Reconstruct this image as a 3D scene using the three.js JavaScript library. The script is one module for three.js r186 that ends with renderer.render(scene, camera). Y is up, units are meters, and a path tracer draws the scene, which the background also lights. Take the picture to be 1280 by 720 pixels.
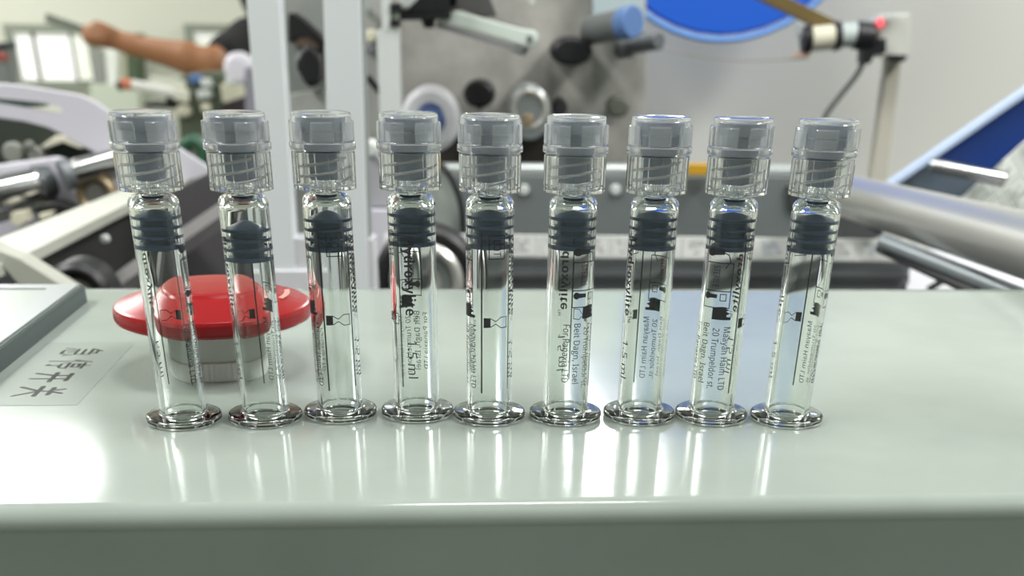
import * as THREE from 'three';
import { mergeGeometries, toCreasedNormals } from 'three/addons/utils/BufferGeometryUtils.js';
import { RoundedBoxGeometry } from 'three/addons/geometries/RoundedBoxGeometry.js';
import { MarchingCubes } from 'three/addons/objects/MarchingCubes.js';
import { RectAreaLightUniformsLib } from 'three/addons/lights/RectAreaLightUniformsLib.js';

// ---------------------------------------------------------------- camera, light, exposure
const TABLE = 0.95;                                   // height of the console top above the floor
const scene = new THREE.Scene();
scene.background = new THREE.Color(0x000000);
const FULL_H = 1722, FOCAL = 1352.8;                  // the picture is the upper part of an upright phone frame
const camera = new THREE.PerspectiveCamera(2 * Math.atan(FULL_H / 2 / FOCAL) * 180 / Math.PI, 1280 / FULL_H, 0.02, 60);
camera.position.set(0, TABLE + 0.0802, 0.2579);
camera.up.set(-0.004989, 0.85376, -0.520643);
camera.lookAt(0.019775, TABLE + 0.0802 - 0.520458, 0.2579 - 0.853658);
camera.setViewOffset(1280, FULL_H, 0, 0, 1280, 720);
camera.focus = 0.243;
camera.userData.fStop = camera.getFocalLength() / 2.1;   // an opening of 2.1 mm
scene.add(camera);

const renderer = new THREE.WebGLRenderer({ antialias: true });
renderer.toneMapping = THREE.LinearToneMapping;
renderer.toneMappingExposure = 1.0;
renderer.shadowMap.enabled = true;
RectAreaLightUniformsLib.init();

const CEILING = 2.6;
const LAMP_COLOR = new THREE.Color(1.0, 1.0, 0.985), LAMP_POWER = 29;
const LAMPS = [                                       // [x, z, width along x, length along z] of the ceiling panels
  [0.56, -4.95, 0.38, 1.5], [-2.45, -4.28, 1.4, 0.45], [0.12, -0.2, 0.4, 0.3], [1.5, 0.3, 0.42, 1.6], [-1.5, 0.3, 0.42, 1.6],
  [2.3, -2.4, 1.3, 0.4], [-2.3, -2.4, 1.3, 0.4], [-3.9, -7.2, 1.2, 0.5], [1.2, -7.6, 1.4, 0.5],
];

// ---------------------------------------------------------------- helpers
const rand = (() => { let s = 12345; return () => { s = (s * 1664525 + 1013904223) >>> 0; return s / 4294967296; }; })();
const V = (a) => new THREE.Vector3(...a);
const taken = new Map();
function numbered(name) { const n = taken.get(name) ?? 0; taken.set(name, n + 1); return n ? `${name}_${String(n).padStart(3, '0')}` : name; }
function tag(o, label, category, group) { o.userData.label = label; o.userData.category = category; if (group) o.userData.group = group; return o; }
function thing(name, label, category, [x, y, z] = [0, 0, 0], group) {
  const o = new THREE.Group(); o.name = numbered(name); o.position.set(x, y, z); scene.add(o);
  return tag(o, label, category, group);
}
function merged(list) {
  if (!Array.isArray(list)) return list;
  if (list.length === 1) return list[0];
  return mergeGeometries(list.map((g) => { const n = g.index ? g.toNonIndexed() : g; for (const k of Object.keys(n.attributes)) if (!['position', 'normal', 'uv'].includes(k)) n.deleteAttribute(k); return n; }));
}
// a part given in world coordinates, hung under its thing
function part(name, geometry, material, parent, label) {
  const m = new THREE.Mesh(merged(geometry), material);
  m.name = parent === scene ? numbered(name) : name; m.castShadow = m.receiveShadow = true;
  if (parent !== scene) {
    let p = parent; const off = new THREE.Vector3();
    while (p && p !== scene) { off.add(p.position); p = p.parent; }
    m.geometry.translate(-off.x, -off.y, -off.z);
  }
  if (label) m.userData.label = label;
  parent.add(m);
  return m;
}
// a part given in its thing's own coordinates
function own(name, geometry, material, parent, label) {
  const m = new THREE.Mesh(merged(geometry), material); m.name = name; m.castShadow = m.receiveShadow = true;
  if (label) m.userData.label = label; parent.add(m); return m;
}
function struct(name, geometry, material) { const m = part(name, geometry, material, scene); m.userData.kind = 'structure'; return m; }
const box = (x0, x1, y0, y1, z0, z1, r = 0) => (r ? new RoundedBoxGeometry(x1 - x0, y1 - y0, z1 - z0, 2, r) : new THREE.BoxGeometry(x1 - x0, y1 - y0, z1 - z0)).translate((x0 + x1) / 2, (y0 + y1) / 2, (z0 + z1) / 2);
// an upright plate: outline [x, y], front face at z, thickness t behind it
function slab(outline, z, t, bevel = 0.0006, holes = []) {
  const s = new THREE.Shape(outline.map(([x, y]) => new THREE.Vector2(x, y)));
  for (const h of holes) s.holes.push(new THREE.Path(h.map(([x, y]) => new THREE.Vector2(x, y))));
  return new THREE.ExtrudeGeometry(s, { depth: t - 2 * bevel, bevelEnabled: bevel > 0, bevelThickness: bevel, bevelSize: bevel, bevelOffset: -bevel, bevelSegments: 2, curveSegments: 16 }).translate(0, 0, z - t + bevel);
}
// a level plate: outline [x, z], top at y, thickness t below it
function deck(outline, y, t, bevel = 0.0006) {
  const s = new THREE.Shape(outline.map(([x, z]) => new THREE.Vector2(x, -z)));
  return new THREE.ExtrudeGeometry(s, { depth: t - 2 * bevel, bevelEnabled: bevel > 0, bevelThickness: bevel, bevelSize: bevel, bevelOffset: -bevel, bevelSegments: 2 }).rotateX(-Math.PI / 2).translate(0, y - t + bevel, 0);
}
function align(g, a, b) {
  const d = V(b).sub(V(a)), l = d.length(), q = new THREE.Quaternion().setFromUnitVectors(new THREE.Vector3(0, 1, 0), d.clone().normalize());
  return g.applyQuaternion(q).translate(...V(a).addScaledVector(d, 0.5).toArray());
}
// a round bar with softened ends from a to b
function rod(a, b, r, r2 = r, seg = 32) {
  const l = V(a).distanceTo(V(b)), e = Math.min(r, r2, l / 2) * 0.15;
  const pts = [[0, -l / 2], [r - e, -l / 2], [r, -l / 2 + e], [r2, l / 2 - e], [r2 - e, l / 2], [0, l / 2]].map(([x, y]) => [x * 1000, y * 1000]);
  return align(turned(pts, seg, 0.3), a, b);
}
function bar(a, b, w, t) { return align(new RoundedBoxGeometry(w, V(a).distanceTo(V(b)), t, 2, Math.min(w, t) * 0.12), a, b); }
// a turned body: profile [radius, height] in millimetres round the y axis; edges sharper than the crease stay sharp, long straight runs keep their own normal
function turned(profile, seg = 64, crease = 0.5) {
  const pts = profile.filter((p, i) => !i || Math.hypot(p[0] - profile[i - 1][0], p[1] - profile[i - 1][1]) > 1e-6), N = [], L = [];
  for (let i = 0; i + 1 < pts.length; i++) { const dx = pts[i + 1][0] - pts[i][0], dy = pts[i + 1][1] - pts[i][1], l = Math.hypot(dx, dy); N.push([dy / l, -dx / l]); L.push(l); }
  const closed = Math.hypot(pts[0][0] - pts.at(-1)[0], pts[0][1] - pts.at(-1)[1]) < 1e-6, n = N.length;
  const at = (i, own) => {                              // normal of segment `own` at its corner with segment i
    if (i < 0 || i >= n) { if (!closed) return N[own]; i = (i + n) % n; }
    if (N[i][0] * N[own][0] + N[i][1] * N[own][1] < Math.cos(crease)) return N[own];
    const x = N[i][0] * L[i] ** 2 + N[own][0] * L[own] ** 2, y = N[i][1] * L[i] ** 2 + N[own][1] * L[own] ** 2, l = Math.hypot(x, y); return [x / l, y / l];
  };
  const pos = [], nor = [], uv = [], index = [];
  for (let i = 0; i < n; i++) {
    const base = pos.length / 3, ends = [[pts[i], at(i - 1, i)], [pts[i + 1], at(i + 1, i)]];
    for (const [p, m] of ends) for (let k = 0; k <= seg; k++) {
      const a = k / seg * 2 * Math.PI, sn = Math.sin(a), cs = Math.cos(a);
      pos.push(p[0] * sn / 1000, p[1] / 1000, p[0] * cs / 1000); nor.push(m[0] * sn, m[1], m[0] * cs); uv.push(k / seg, p[1] / 65);
    }
    for (let k = 0; k < seg; k++) {
      const A = base + k, B = A + 1, C = A + seg + 1, D = C + 1;
      if (pts[i][0] > 1e-9) index.push(A, B, D);
      if (pts[i + 1][0] > 1e-9) index.push(A, D, C);
    }
  }
  const g = new THREE.BufferGeometry();
  g.setAttribute('position', new THREE.Float32BufferAttribute(pos, 3)); g.setAttribute('normal', new THREE.Float32BufferAttribute(nor, 3)); g.setAttribute('uv', new THREE.Float32BufferAttribute(uv, 2)); g.setIndex(index);
  return g;
}
// a disc or knob whose axis points at +z, front face at z
function knob(c, r, t, round = 0.2, sy = 1) {
  const e = r * round, p = [[0, -t], [r, -t], [r, -e]];
  for (let k = 1; k <= 5; k++) { const a = (k / 5) * Math.PI / 2; p.push([r - e + e * Math.cos(a), -e + e * Math.sin(a)]); }
  p.push([0, 0]);
  return turned(p.map(([x, y]) => [x * 1000, y * 1000]), 40, 0.5).rotateX(Math.PI / 2).scale(1, sy, 1).translate(...c);
}
function ringDisc(c, r0, r1, t) {
  const p = [[r0, -t], [r1, -t], [r1, -0.15 * t], [r1 - 0.15 * t, 0], [r0 + 0.15 * t, 0], [r0, -0.15 * t], [r0, -t]];
  return turned(p.map(([x, y]) => [x * 1000, y * 1000]), 56, 0.5).rotateX(Math.PI / 2).translate(...c);
}
const tube = (pts, r, seg = 48) => new THREE.TubeGeometry(new THREE.CatmullRomCurve3(pts.map(V)), seg, r, 10, false);

// ---------------------------------------------------------------- textures and materials
function noiseField(n, cells, octaves, seed) {
  let s = seed; const rnd = () => { s = (s * 1664525 + 1013904223) >>> 0; return s / 4294967296; };
  const out = new Float32Array(n * n); let amp = 1, total = 0;
  for (let o = 0; o < octaves; o++, cells *= 2, amp *= 0.55) {
    const grid = Float32Array.from({ length: cells * cells }, rnd); total += amp;
    for (let y = 0; y < n; y++) for (let x = 0; x < n; x++) {
      const fx = x / n * cells, fy = y / n * cells, x0 = Math.floor(fx), y0 = Math.floor(fy), u = fx - x0, v = fy - y0;
      const a = u * u * (3 - 2 * u), b = v * v * (3 - 2 * v), g = (i, j) => grid[(j % cells) * cells + (i % cells)];
      out[y * n + x] += amp * ((g(x0, y0) * (1 - a) + g(x0 + 1, y0) * a) * (1 - b) + (g(x0, y0 + 1) * (1 - a) + g(x0 + 1, y0 + 1) * a) * b);
    }
  }
  for (let i = 0; i < out.length; i++) out[i] /= total;
  return out;
}
function noiseTexture(n, cells, octaves, seed, lo = 0, hi = 255, repeat = 1, color = false) {
  const f = noiseField(n, cells, octaves, seed), d = new Uint8Array(n * n * 4);
  for (let i = 0; i < f.length; i++) { const v = Math.round(lo + (hi - lo) * Math.min(1, Math.max(0, (f[i] - 0.5) * 1.9 + 0.5))); d[4 * i] = d[4 * i + 1] = d[4 * i + 2] = v; d[4 * i + 3] = 255; }
  const t = new THREE.DataTexture(d, n, n); t.wrapS = t.wrapT = THREE.RepeatWrapping; t.magFilter = THREE.LinearFilter; t.repeat.set(repeat, repeat);
  if (color) t.colorSpace = THREE.SRGBColorSpace; t.needsUpdate = true; return t;
}
const std = (hex, roughness, metalness = 0, more = {}) => new THREE.MeshStandardMaterial({ color: hex, roughness, metalness, ...more });
const orange = noiseTexture(512, 48, 3, 7);
const paintGrain = noiseTexture(512, 24, 4, 11, 238, 255, 1, true);
const brushed = noiseTexture(256, 16, 4, 5, 215, 255, 3, true);
const M = {
  console: new THREE.MeshPhysicalMaterial({ color: 0x98a199, roughness: 0.115, ior: 1.5, specularIntensity: 0.7, map: paintGrain, bumpMap: orange, bumpScale: 0.0000048 }),
  glass: new THREE.MeshPhysicalMaterial({ color: 0xfafdfb, roughness: 0, transmission: 1, thickness: 0.001, ior: 1.5 }),
  clear: new THREE.MeshPhysicalMaterial({ color: 0xf8fbfb, roughness: 0.05, transmission: 0.92, thickness: 0.002, ior: 1.53 }),
  frosted: new THREE.MeshPhysicalMaterial({ color: 0xf6f9fb, roughness: 0.06, transmission: 0.85, thickness: 0.002, ior: 1.49 }),
  threadClear: new THREE.MeshPhysicalMaterial({ color: 0xffffff, roughness: 0.05, transmission: 0.7, thickness: 0.001, ior: 1.53 }),
  rubber: std(0x4a617c, 0.45),
  stopper: std(0x506074, 0.38),
  red: new THREE.MeshPhysicalMaterial({ color: 0x8f0b13, roughness: 0.26, ior: 1.5 }),
  greyPlastic: std(0xc8cec7, 0.35),
  whitePlastic: std(0xeceeea, 0.3),
  darkBezel: std(0x3d4744, 0.4),
  screenFrame: std(0x8d9292, 0.35),
  white: std(0xd9d9dd, 0.45),
  warmWhite: std(0xd6d6ce, 0.55),
  offWhite: std(0xcfd4d0, 0.5),
  aluminium: std(0xe4e8ea, 0.45),
  chrome: std(0xc8c8c8, 0.16, 1),
  satin: std(0xd6d5d0, 0.34, 0.75),
  grey: std(0x8f9693, 0.5),
  greyGreen: std(0xa9b2aa, 0.5),
  midGrey: std(0x6c7070, 0.5),
  dark: std(0x3a3a3b, 0.55),
  charcoal: std(0x4b4d4e, 0.55),
  black: std(0x161618, 0.45),
  plate: std(0xbdbbb4, 0.45, 0.1, { map: brushed }),
  blue: std(0x1f5fd0, 0.45),
  blueRim: std(0x6fa0e6, 0.45),
  navy: std(0x24448c, 0.4),
  slate: std(0x5e6a76, 0.45),
  paleBlue: std(0xc4d4ee, 0.35),
  brown: std(0x6d5c34, 0.5),
  yellow: std(0xc79a24, 0.5),
  cream: std(0xd8d4be, 0.45),
  green: std(0x1d4a34, 0.5),
  olive: std(0x4c5442, 0.6),
  tan: std(0xa08d70, 0.4, 0.3),
  skin: std(0x8f5f3b, 0.6),
  shirt: std(0x0b090a, 0.9),
  hair: std(0x100e0e, 0.7),
  trousers: std(0x23262e, 0.9),
};

// ---------------------------------------------------------------- the room
const RX0 = -5, RX1 = 5, RZ0 = -9, RZ1 = 2.4;
const wallPaint = std(0xdcdccf, 0.85), floorPaint = std(0x868d84, 0.5);
struct('floor', box(RX0 - 0.2, RX1 + 0.2, -0.15, 0, RZ0 - 0.2, RZ1 + 0.2), floorPaint);
struct('ceiling', box(RX0 - 0.2, RX1 + 0.2, CEILING, CEILING + 0.15, RZ0 - 0.2, RZ1 + 0.2), std(0xd8dad6, 0.9));
struct('wall_left', box(RX0 - 0.2, RX0, 0, CEILING, RZ0, RZ1), wallPaint);
struct('wall_right', box(RX1, RX1 + 0.2, 0, CEILING, RZ0, RZ1), wallPaint);
struct('wall_back', box(RX0 - 0.2, RX1 + 0.2, 0, CEILING, RZ0 - 0.2, RZ0), wallPaint);
struct('wall_front', box(RX0 - 0.2, RX1 + 0.2, 0, CEILING, RZ1, RZ1 + 0.2), std(0x6a6e68, 0.9));
const lampGlow = new THREE.MeshStandardMaterial({ color: 0xffffff, emissive: LAMP_COLOR, emissiveIntensity: LAMP_POWER * 0.12, roughness: 0.6 });
for (const [x, z, w, l] of LAMPS) {
  const t = thing('ceiling_lamp', 'flat white panel lamp glowing in the ceiling above the machines', 'lamp', [x, CEILING, z], 'ceiling panel lamps');
  const f = 0.03, h = 0.04;
  own('frame', [box(-w / 2 - f, -w / 2, -h, 0, -l / 2 - f, l / 2 + f), box(w / 2, w / 2 + f, -h, 0, -l / 2 - f, l / 2 + f), box(-w / 2, w / 2, -h, 0, -l / 2 - f, -l / 2), box(-w / 2, w / 2, -h, 0, l / 2, l / 2 + f)], M.whitePlastic, t);
  own('diffuser', box(-w / 2, w / 2, -h + 0.008, 0, -l / 2, l / 2), lampGlow, t);
  const light = new THREE.RectAreaLight(LAMP_COLOR, LAMP_POWER, w, l);
  light.position.set(0, -h - 0.002, 0); light.rotation.x = -Math.PI / 2; t.add(light);
}

// ---------------------------------------------------------------- the console and what is fixed to it
orange.repeat.set(8, 8);
const TURN = 0.0541;                                   // the console stands slightly askew to the row
{
  const t = thing('control_console', 'glossy pale green-white painted steel console with a rounded front edge', 'console', [0, 0, 0]);
  t.rotation.y = TURN;
  const R = 0.0035, zf = 0.0565, zb = -0.165, s = new THREE.Shape();
  // section in (x = depth, y = height), swept along the width
  s.moveTo(zb, 0.02); s.lineTo(zb, TABLE - 0.009);
  s.absarc(zb + 0.006, TABLE - 0.0078, 0.006, Math.PI, Math.PI / 2 + 0.09, true);
  s.lineTo(-0.151, TABLE - 0.00035); s.lineTo(-0.149, TABLE - 0.0002); s.lineTo(-0.1475, TABLE - 0.00008); s.lineTo(-0.146, TABLE); s.lineTo(-0.1457, TABLE);
  s.lineTo(zf - R - 0.0003, TABLE); s.lineTo(zf - R, TABLE); s.absarc(zf - R, TABLE - R, R, Math.PI / 2, -0.3, true);
  s.lineTo(zf - R + R * Math.cos(0.3) - 0.00014, TABLE - R - R * Math.sin(0.3) - 0.00045); s.lineTo(zf - 0.012, TABLE - 0.33); s.lineTo(zf - 0.012, 0.02); s.closePath();
  const g = new THREE.ExtrudeGeometry(s, { depth: 1.5, bevelEnabled: false, curveSegments: 18 }).translate(0, 0, -0.75).rotateY(-Math.PI / 2);
  g.scale(-1, 1, 1);
  const p = g.attributes.position;                     // mirrored in x: turn the faces back
  for (let i = 0; i < p.count; i += 3) for (const a of [g.attributes.position, g.attributes.uv]) {
    const n = a.itemSize; for (let c = 0; c < n; c++) { const k = a.array[(i + 1) * n + c]; a.array[(i + 1) * n + c] = a.array[(i + 2) * n + c]; a.array[(i + 2) * n + c] = k; }
  }
  g.deleteAttribute('normal'); g.computeVertexNormals();
  own('housing', toCreasedNormals(g.scale(1000, 1000, 1000), 0.35).scale(0.001, 0.001, 0.001), M.console, t);   // creased in millimetres
  own('plinth', box(-0.74, 0.74, 0, 0.02, -0.15, -0.06), M.black, t);
}
const onConsole = (x, z) => [x * Math.cos(TURN) + z * Math.sin(TURN), TABLE, -x * Math.sin(TURN) + z * Math.cos(TURN)];   // console's own x, z (metres)

// emergency stop
{
  const c = [-0.0744, TABLE, -0.0430];
  const t = thing('emergency_stop', 'large round red mushroom-head stop button on a pale grey collar', 'button', c);
  own('mushroom_head', turned([[0, 12.6], [15, 12.6], [24.4, 12.9], [25.5, 13.5], [25.8, 14.4], [25.7, 16.2], [25.3, 17.0], [24.5, 17.5], [21.5, 18.4], [18.5, 19.5], [15.6, 20.3], [14.9, 20.6], [14.6, 20.5], [14.2, 20.6], [13.6, 21.2], [12.4, 21.6], [8, 21.9], [0, 22.0]], 96, 0.4), M.red, t);
  own('underside', turned([[0, 12.0], [15.5, 12.0], [16.3, 12.2], [16.5, 12.8], [0, 12.8]], 64), std(0x5a1016, 0.5), t);
  own('collar', turned([[0, 4.6], [15.0, 4.6], [15.2, 4.9], [15.2, 11.8], [14.9, 12.1], [0, 12.1]], 64), M.greyPlastic, t);
  const kn = []; for (let i = 0; i < 72; i++) kn.push(new THREE.BoxGeometry(0.0007, 0.0042, 0.0008).translate(0, 0.0026, 0.01565).rotateY(i / 72 * 2 * Math.PI));
  const ring = own('fixing_ring', turned([[0, 0], [15.7, 0], [15.9, 0.3], [15.7, 0.5], [15.6, 4.6], [15.3, 4.8], [0, 4.8]], 72), M.whitePlastic, t);
  own('knurl', kn, M.whitePlastic, ring);
  const ar = new THREE.Shape(); ar.absarc(0, 0, 0.0203, -0.28, 0.28, false); ar.lineTo(0.0192, 0.0062); ar.absarc(0, 0, 0.0188, 0.26, -0.26, true); ar.closePath();
  own('arrow_mark', new THREE.ExtrudeGeometry(ar, { depth: 0.0003, bevelEnabled: false }).rotateX(-Math.PI / 2).translate(0, 0.01905, 0), std(0xc98c82, 0.4), t, 'pale printed arrow');
}

// touch screen at the left edge
{
  const t = thing('touch_screen', 'flat operator touch screen with a dark rim at the left of the console', 'screen', onConsole(-0.129, -0.131));
  t.rotation.y = TURN;
  const W_ = 0.17, D_ = 0.215, h = 0.0052;
  const outer = (w, d, r) => { const s = new THREE.Shape(); s.moveTo(-w + r, -d); s.lineTo(-r, -d); s.quadraticCurveTo(0, -d, 0, -d + r); s.lineTo(0, -r); s.quadraticCurveTo(0, 0, -r, 0); s.lineTo(-w + r, 0); s.quadraticCurveTo(-w, 0, -w, -r); s.lineTo(-w, -d + r); s.quadraticCurveTo(-w, -d, -w + r, -d); return s; };
  const s = outer(W_, D_, 0.003);
  own('bezel', new THREE.ExtrudeGeometry(s, { depth: h - 0.0012, bevelEnabled: true, bevelThickness: 0.0012, bevelSize: 0.0012, bevelOffset: -0.0012, bevelSegments: 2 }).rotateX(-Math.PI / 2), M.darkBezel, t);
  const rimS = outer(W_ - 0.004, D_ - 0.004, 0.002); rimS.holes.push(new THREE.Path([[-0.0085, -0.0065], [-0.0085, -D_ + 0.0105], [-W_ + 0.0125, -D_ + 0.0105], [-W_ + 0.0125, -0.0065]].map((a) => new THREE.Vector2(...a))));
  own('rim', new THREE.ExtrudeGeometry(rimS, { depth: 0.0004, bevelEnabled: false }).rotateX(-Math.PI / 2).translate(-0.002, h, 0.002), M.screenFrame, t);
  own('screen_panel', box(-W_ + 0.0145, -0.0105, h - 0.0006, h + 0.0001, 0.0085, D_ - 0.0085), new THREE.MeshPhysicalMaterial({ color: 0x868d86, roughness: 0.3 }), t);
}

// sticker: the four characters of "emergency stop switch", read from the console's right-hand end
{
  const cv = document.createElement('canvas'); cv.width = 1024; cv.height = 416; const c = cv.getContext('2d');
  c.fillStyle = '#8e968f'; c.fillRect(0, 0, 1024, 416);
  c.strokeStyle = '#17151b'; c.lineCap = 'round'; c.lineJoin = 'round';
  const glyphs = [
    [[[38, 5], [15, 28]], [[36, 14], [65, 14], [55, 28]], [[20, 28], [78, 28], [78, 60]], [[22, 44], [78, 44]], [[18, 60], [78, 60]], [[14, 70], [8, 90]], [[30, 68], [32, 90], [68, 92], [74, 80]], [[48, 66], [56, 77]], [[80, 66], [92, 82]]],
    [[[28, 5], [8, 42]], [[20, 28], [20, 96]], [[62, 2], [65, 11]], [[38, 15], [94, 15]], [[48, 24], [82, 24], [82, 38], [48, 38], [48, 24]], [[38, 60], [38, 48], [94, 48], [90, 60]], [[48, 64], [84, 64]], [[66, 64], [66, 94], [56, 89]]],
    [[[15, 20], [85, 20]], [[6, 52], [94, 52]], [[35, 20], [34, 55], [14, 94]], [[66, 20], [66, 95]]],
    [[[32, 4], [40, 20]], [[68, 4], [58, 20]], [[18, 27], [82, 27]], [[6, 52], [94, 52]], [[50, 27], [48, 54], [12, 94]], [[51, 54], [92, 93]]],
  ];
  glyphs.forEach((g, k) => {
    c.save(); c.translate(100 + k * 215, 104); c.scale(1.62, 2.05); c.lineWidth = k < 2 ? 7 : 10;
    for (const st of g) { c.beginPath(); st.forEach(([x, y], i) => (i ? c.lineTo(x, y) : c.moveTo(x, y))); c.stroke(); }
    c.restore();
  });
  const map = new THREE.CanvasTexture(cv); map.colorSpace = THREE.SRGBColorSpace; map.magFilter = THREE.LinearFilter;
  const L = 0.062, Wd = 0.0252;                          // along the reading direction, across it
  const g = new RoundedBoxGeometry(L, 0.00006, Wd, 2, 0.000025);
  const uv = g.attributes.uv, p = g.attributes.position;
  for (let i = 0; i < p.count; i++) uv.setXY(i, p.getX(i) / L + 0.5, 0.5 - p.getZ(i) / Wd);
  g.rotateY(-Math.PI / 2);                               // reading direction towards the front edge
  const m = own('label_sticker', g, new THREE.MeshPhysicalMaterial({ map, roughness: 0.1, specularIntensity: 0.7 }), scene);
  const at = onConsole(-0.1137, -0.0425); m.position.set(at[0], TABLE + 0.00004, at[2]); m.rotation.y = TURN;
  tag(m, 'clear white sticker with four Chinese characters on the console', 'sticker');
}

// ---------------------------------------------------------------- the syringes
// print on the barrel: the canvas is the unrolled barrel, 36 mm of its height
const PRINT_R = 5.362, ARC = 2 * Math.PI * PRINT_R, PY0 = 6.5, PY1 = 42.5;
const printMap = (() => {
  const K = 36, cv = document.createElement('canvas'); cv.width = Math.round(ARC * K); cv.height = Math.round((PY1 - PY0) * K);
  const c = cv.getContext('2d'); c.scale(K, K);
  const X = (deg) => ARC / 2 + deg * Math.PI / 180 * PRINT_R, Y = (h) => PY1 - h, INK = '#292b2e';
  // text that reads downwards, tops of the letters to the right, from height h0 to h1, centred on the angle
  function text(s, deg, h0, h1, size, style = '', skew = 0) {
    for (const turn of [-360, 0, 360]) {
      c.save(); c.translate(X(deg + turn), Y(h0)); c.rotate(Math.PI / 2); c.transform(1, 0, skew, 1, 0, 0);
      c.font = `${style} 10px sans-serif`; c.fillStyle = INK; c.textBaseline = 'alphabetic';
      const w = c.measureText(s).width; c.scale((h0 - h1) / w, size / 7.1); c.fillText(s, 0, 3.6); c.restore();
    }
  }
  const line = (pts, w = 0.2, close = false) => { c.strokeStyle = INK; c.lineWidth = w; c.lineJoin = 'round'; c.lineCap = 'round'; c.beginPath(); pts.forEach(([d, h], i) => (i ? c.lineTo(X(d), Y(h)) : c.moveTo(X(d), Y(h)))); if (close) c.closePath(); c.stroke(); };
  const fill = (pts) => { c.fillStyle = INK; c.beginPath(); pts.forEach(([d, h], i) => (i ? c.lineTo(X(d), Y(h)) : c.moveTo(X(d), Y(h)))); c.fill(); };
  line([[0, 42], [0, 7.2]], 0.36); line([[72, 41.5], [72, 7.8]], 0.3);
  // LOT box and the hourglass between the two lines
  line([[18, 41.6], [18, 36.8], [56, 36.8], [56, 41.6]], 0.2, true); text('LOT', 37, 40.9, 37.3, 1.7);
  line([[6, 24.1], [6, 22.1], [22, 22.2], [35, 22.9], [48, 22], [65, 22], [65, 24.3], [48, 24.3], [35, 23.4], [22, 24.1]], 0.17, true); fill([[6, 24.1], [6, 22.1], [22, 22.2], [22, 24.1]]);
  // product name and volume
  text('Hydroxylite', 98, 40.9, 24.0, 2.35, '600', 0.05); text('TM', 109, 24.3, 22.7, 0.9); text('1.5 ml', 99, 18.8, 9.6, 2.1);
  // maker's address
  const rows = ['Maayan Haim LTD', '20 Trumpeldor st.', 'Beit Dagn, Israel', 'For Panaxia LTD'], from = [22.6, 22.2, 23.2, 23.0], to = [7.9, 8.1, 9.2, 9.6];
  rows.forEach((s, k) => text(s, -25 - 27 * k, from[k], to[k], 1.5, '500'));
  // factory mark
  fill([[-66, 26.6], [-66, 24.0], [-43, 24.0], [-43, 24.0], [-20, 24.0], [-18, 24.6], [-30, 24.7], [-30, 25.1], [-22, 25.4], [-32, 25.9], [-24, 26.2], [-36, 26.6], [-30, 26.8], [-44, 26.9]]);
  // sterile box: the word, then a thermometer and a vial
  line([[-94, 36.2], [-94, 26.6], [-26, 26.6], [-26, 36.2]], 0.2, true); line([[-94, 30.2], [-26, 30.2]], 0.2); text('STERILE', -66, 35.7, 31.0, 1.5);
  fill([[-82, 29.6], [-82, 28.6], [-58, 28.7], [-58, 29.5]]); c.beginPath(); c.arc(X(-84), Y(29.1), 0.75, 0, 7); c.fill(); line([[-50, 29.6], [-50, 28.2], [-36, 28.2], [-36, 29.6]], 0.17, true);
  // handling mark over it
  c.beginPath(); c.ellipse(X(-84), Y(38.3), 1.15, 0.8, 0, 0, 7); c.fill(); fill([[-80, 38.9], [-80, 37.7], [-50, 38.0], [-50, 38.8]]); line([[-52, 38.4], [-40, 38.0], [-34, 36.6], [-44, 35.2]], 0.22);
  line([[-96, 41], [-96, 40]], 0.3);
  const t = new THREE.CanvasTexture(cv); t.colorSpace = THREE.SRGBColorSpace; t.magFilter = THREE.LinearFilter; return t;
})();
const inkMat = new THREE.MeshStandardMaterial({ map: printMap, transparent: true, roughness: 0.6, side: THREE.DoubleSide });

const arcPts = (cx, cy, r, a0, a1, n) => Array.from({ length: n + 1 }, (_, i) => { const a = (a0 + (a1 - a0) * i / n) * Math.PI / 180; return [cx + r * Math.cos(a), cy + r * Math.sin(a)]; });
const barrelProfile = [
  // up the outside: flange, fillet, wall, shoulder, neck, tip; then down the bore
  [4.75, 0], [7.7, 0], [8.2, 0.12], ...arcPts(8.05, 0.75, 0.65, -50, 0, 4), ...arcPts(8.05, 1.2, 0.65, 0, 78, 6), [6.6, 2.05], [6.0, 2.1],
  ...arcPts(5.85, 2.6, 0.5, 266, 182, 5), [5.35, 2.65], [5.35, 47.2], ...arcPts(3.45, 47.2, 1.9, 8, 84, 8), [2.75, 49.25], [2.35, 49.7], [2.2, 50.4], [2.0, 55.5], [1.7, 56], [0.6, 56],
  [0.55, 50], [0.7, 48.6], ...arcPts(2.5, 46.3, 1.82, 92, 6, 7), [4.32, 46], [4.32, 0.45], [4.36, 0.3], [4.5, 0.1], [4.75, 0],
];
function stopperProfile() {
  const p = [[0, 0.3], [3.4, 0.3], [4.0, 0.02]], rib = (y) => [[3.45, y - 0.5], [4.1, y - 0.42], [4.35, y - 0.3], [4.36, y], [4.35, y + 0.3], [4.1, y + 0.42], [3.45, y + 0.5]];
  p.push([4.36, 0.02], [4.36, 0.85], [4.2, 0.98], [3.45, 1.1], ...rib(2.45), ...rib(4.4), ...rib(6.35).slice(0, 5), [3.9, 6.9], [1.0, 8.0], [0, 8.25]);
  return p;
}
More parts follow.
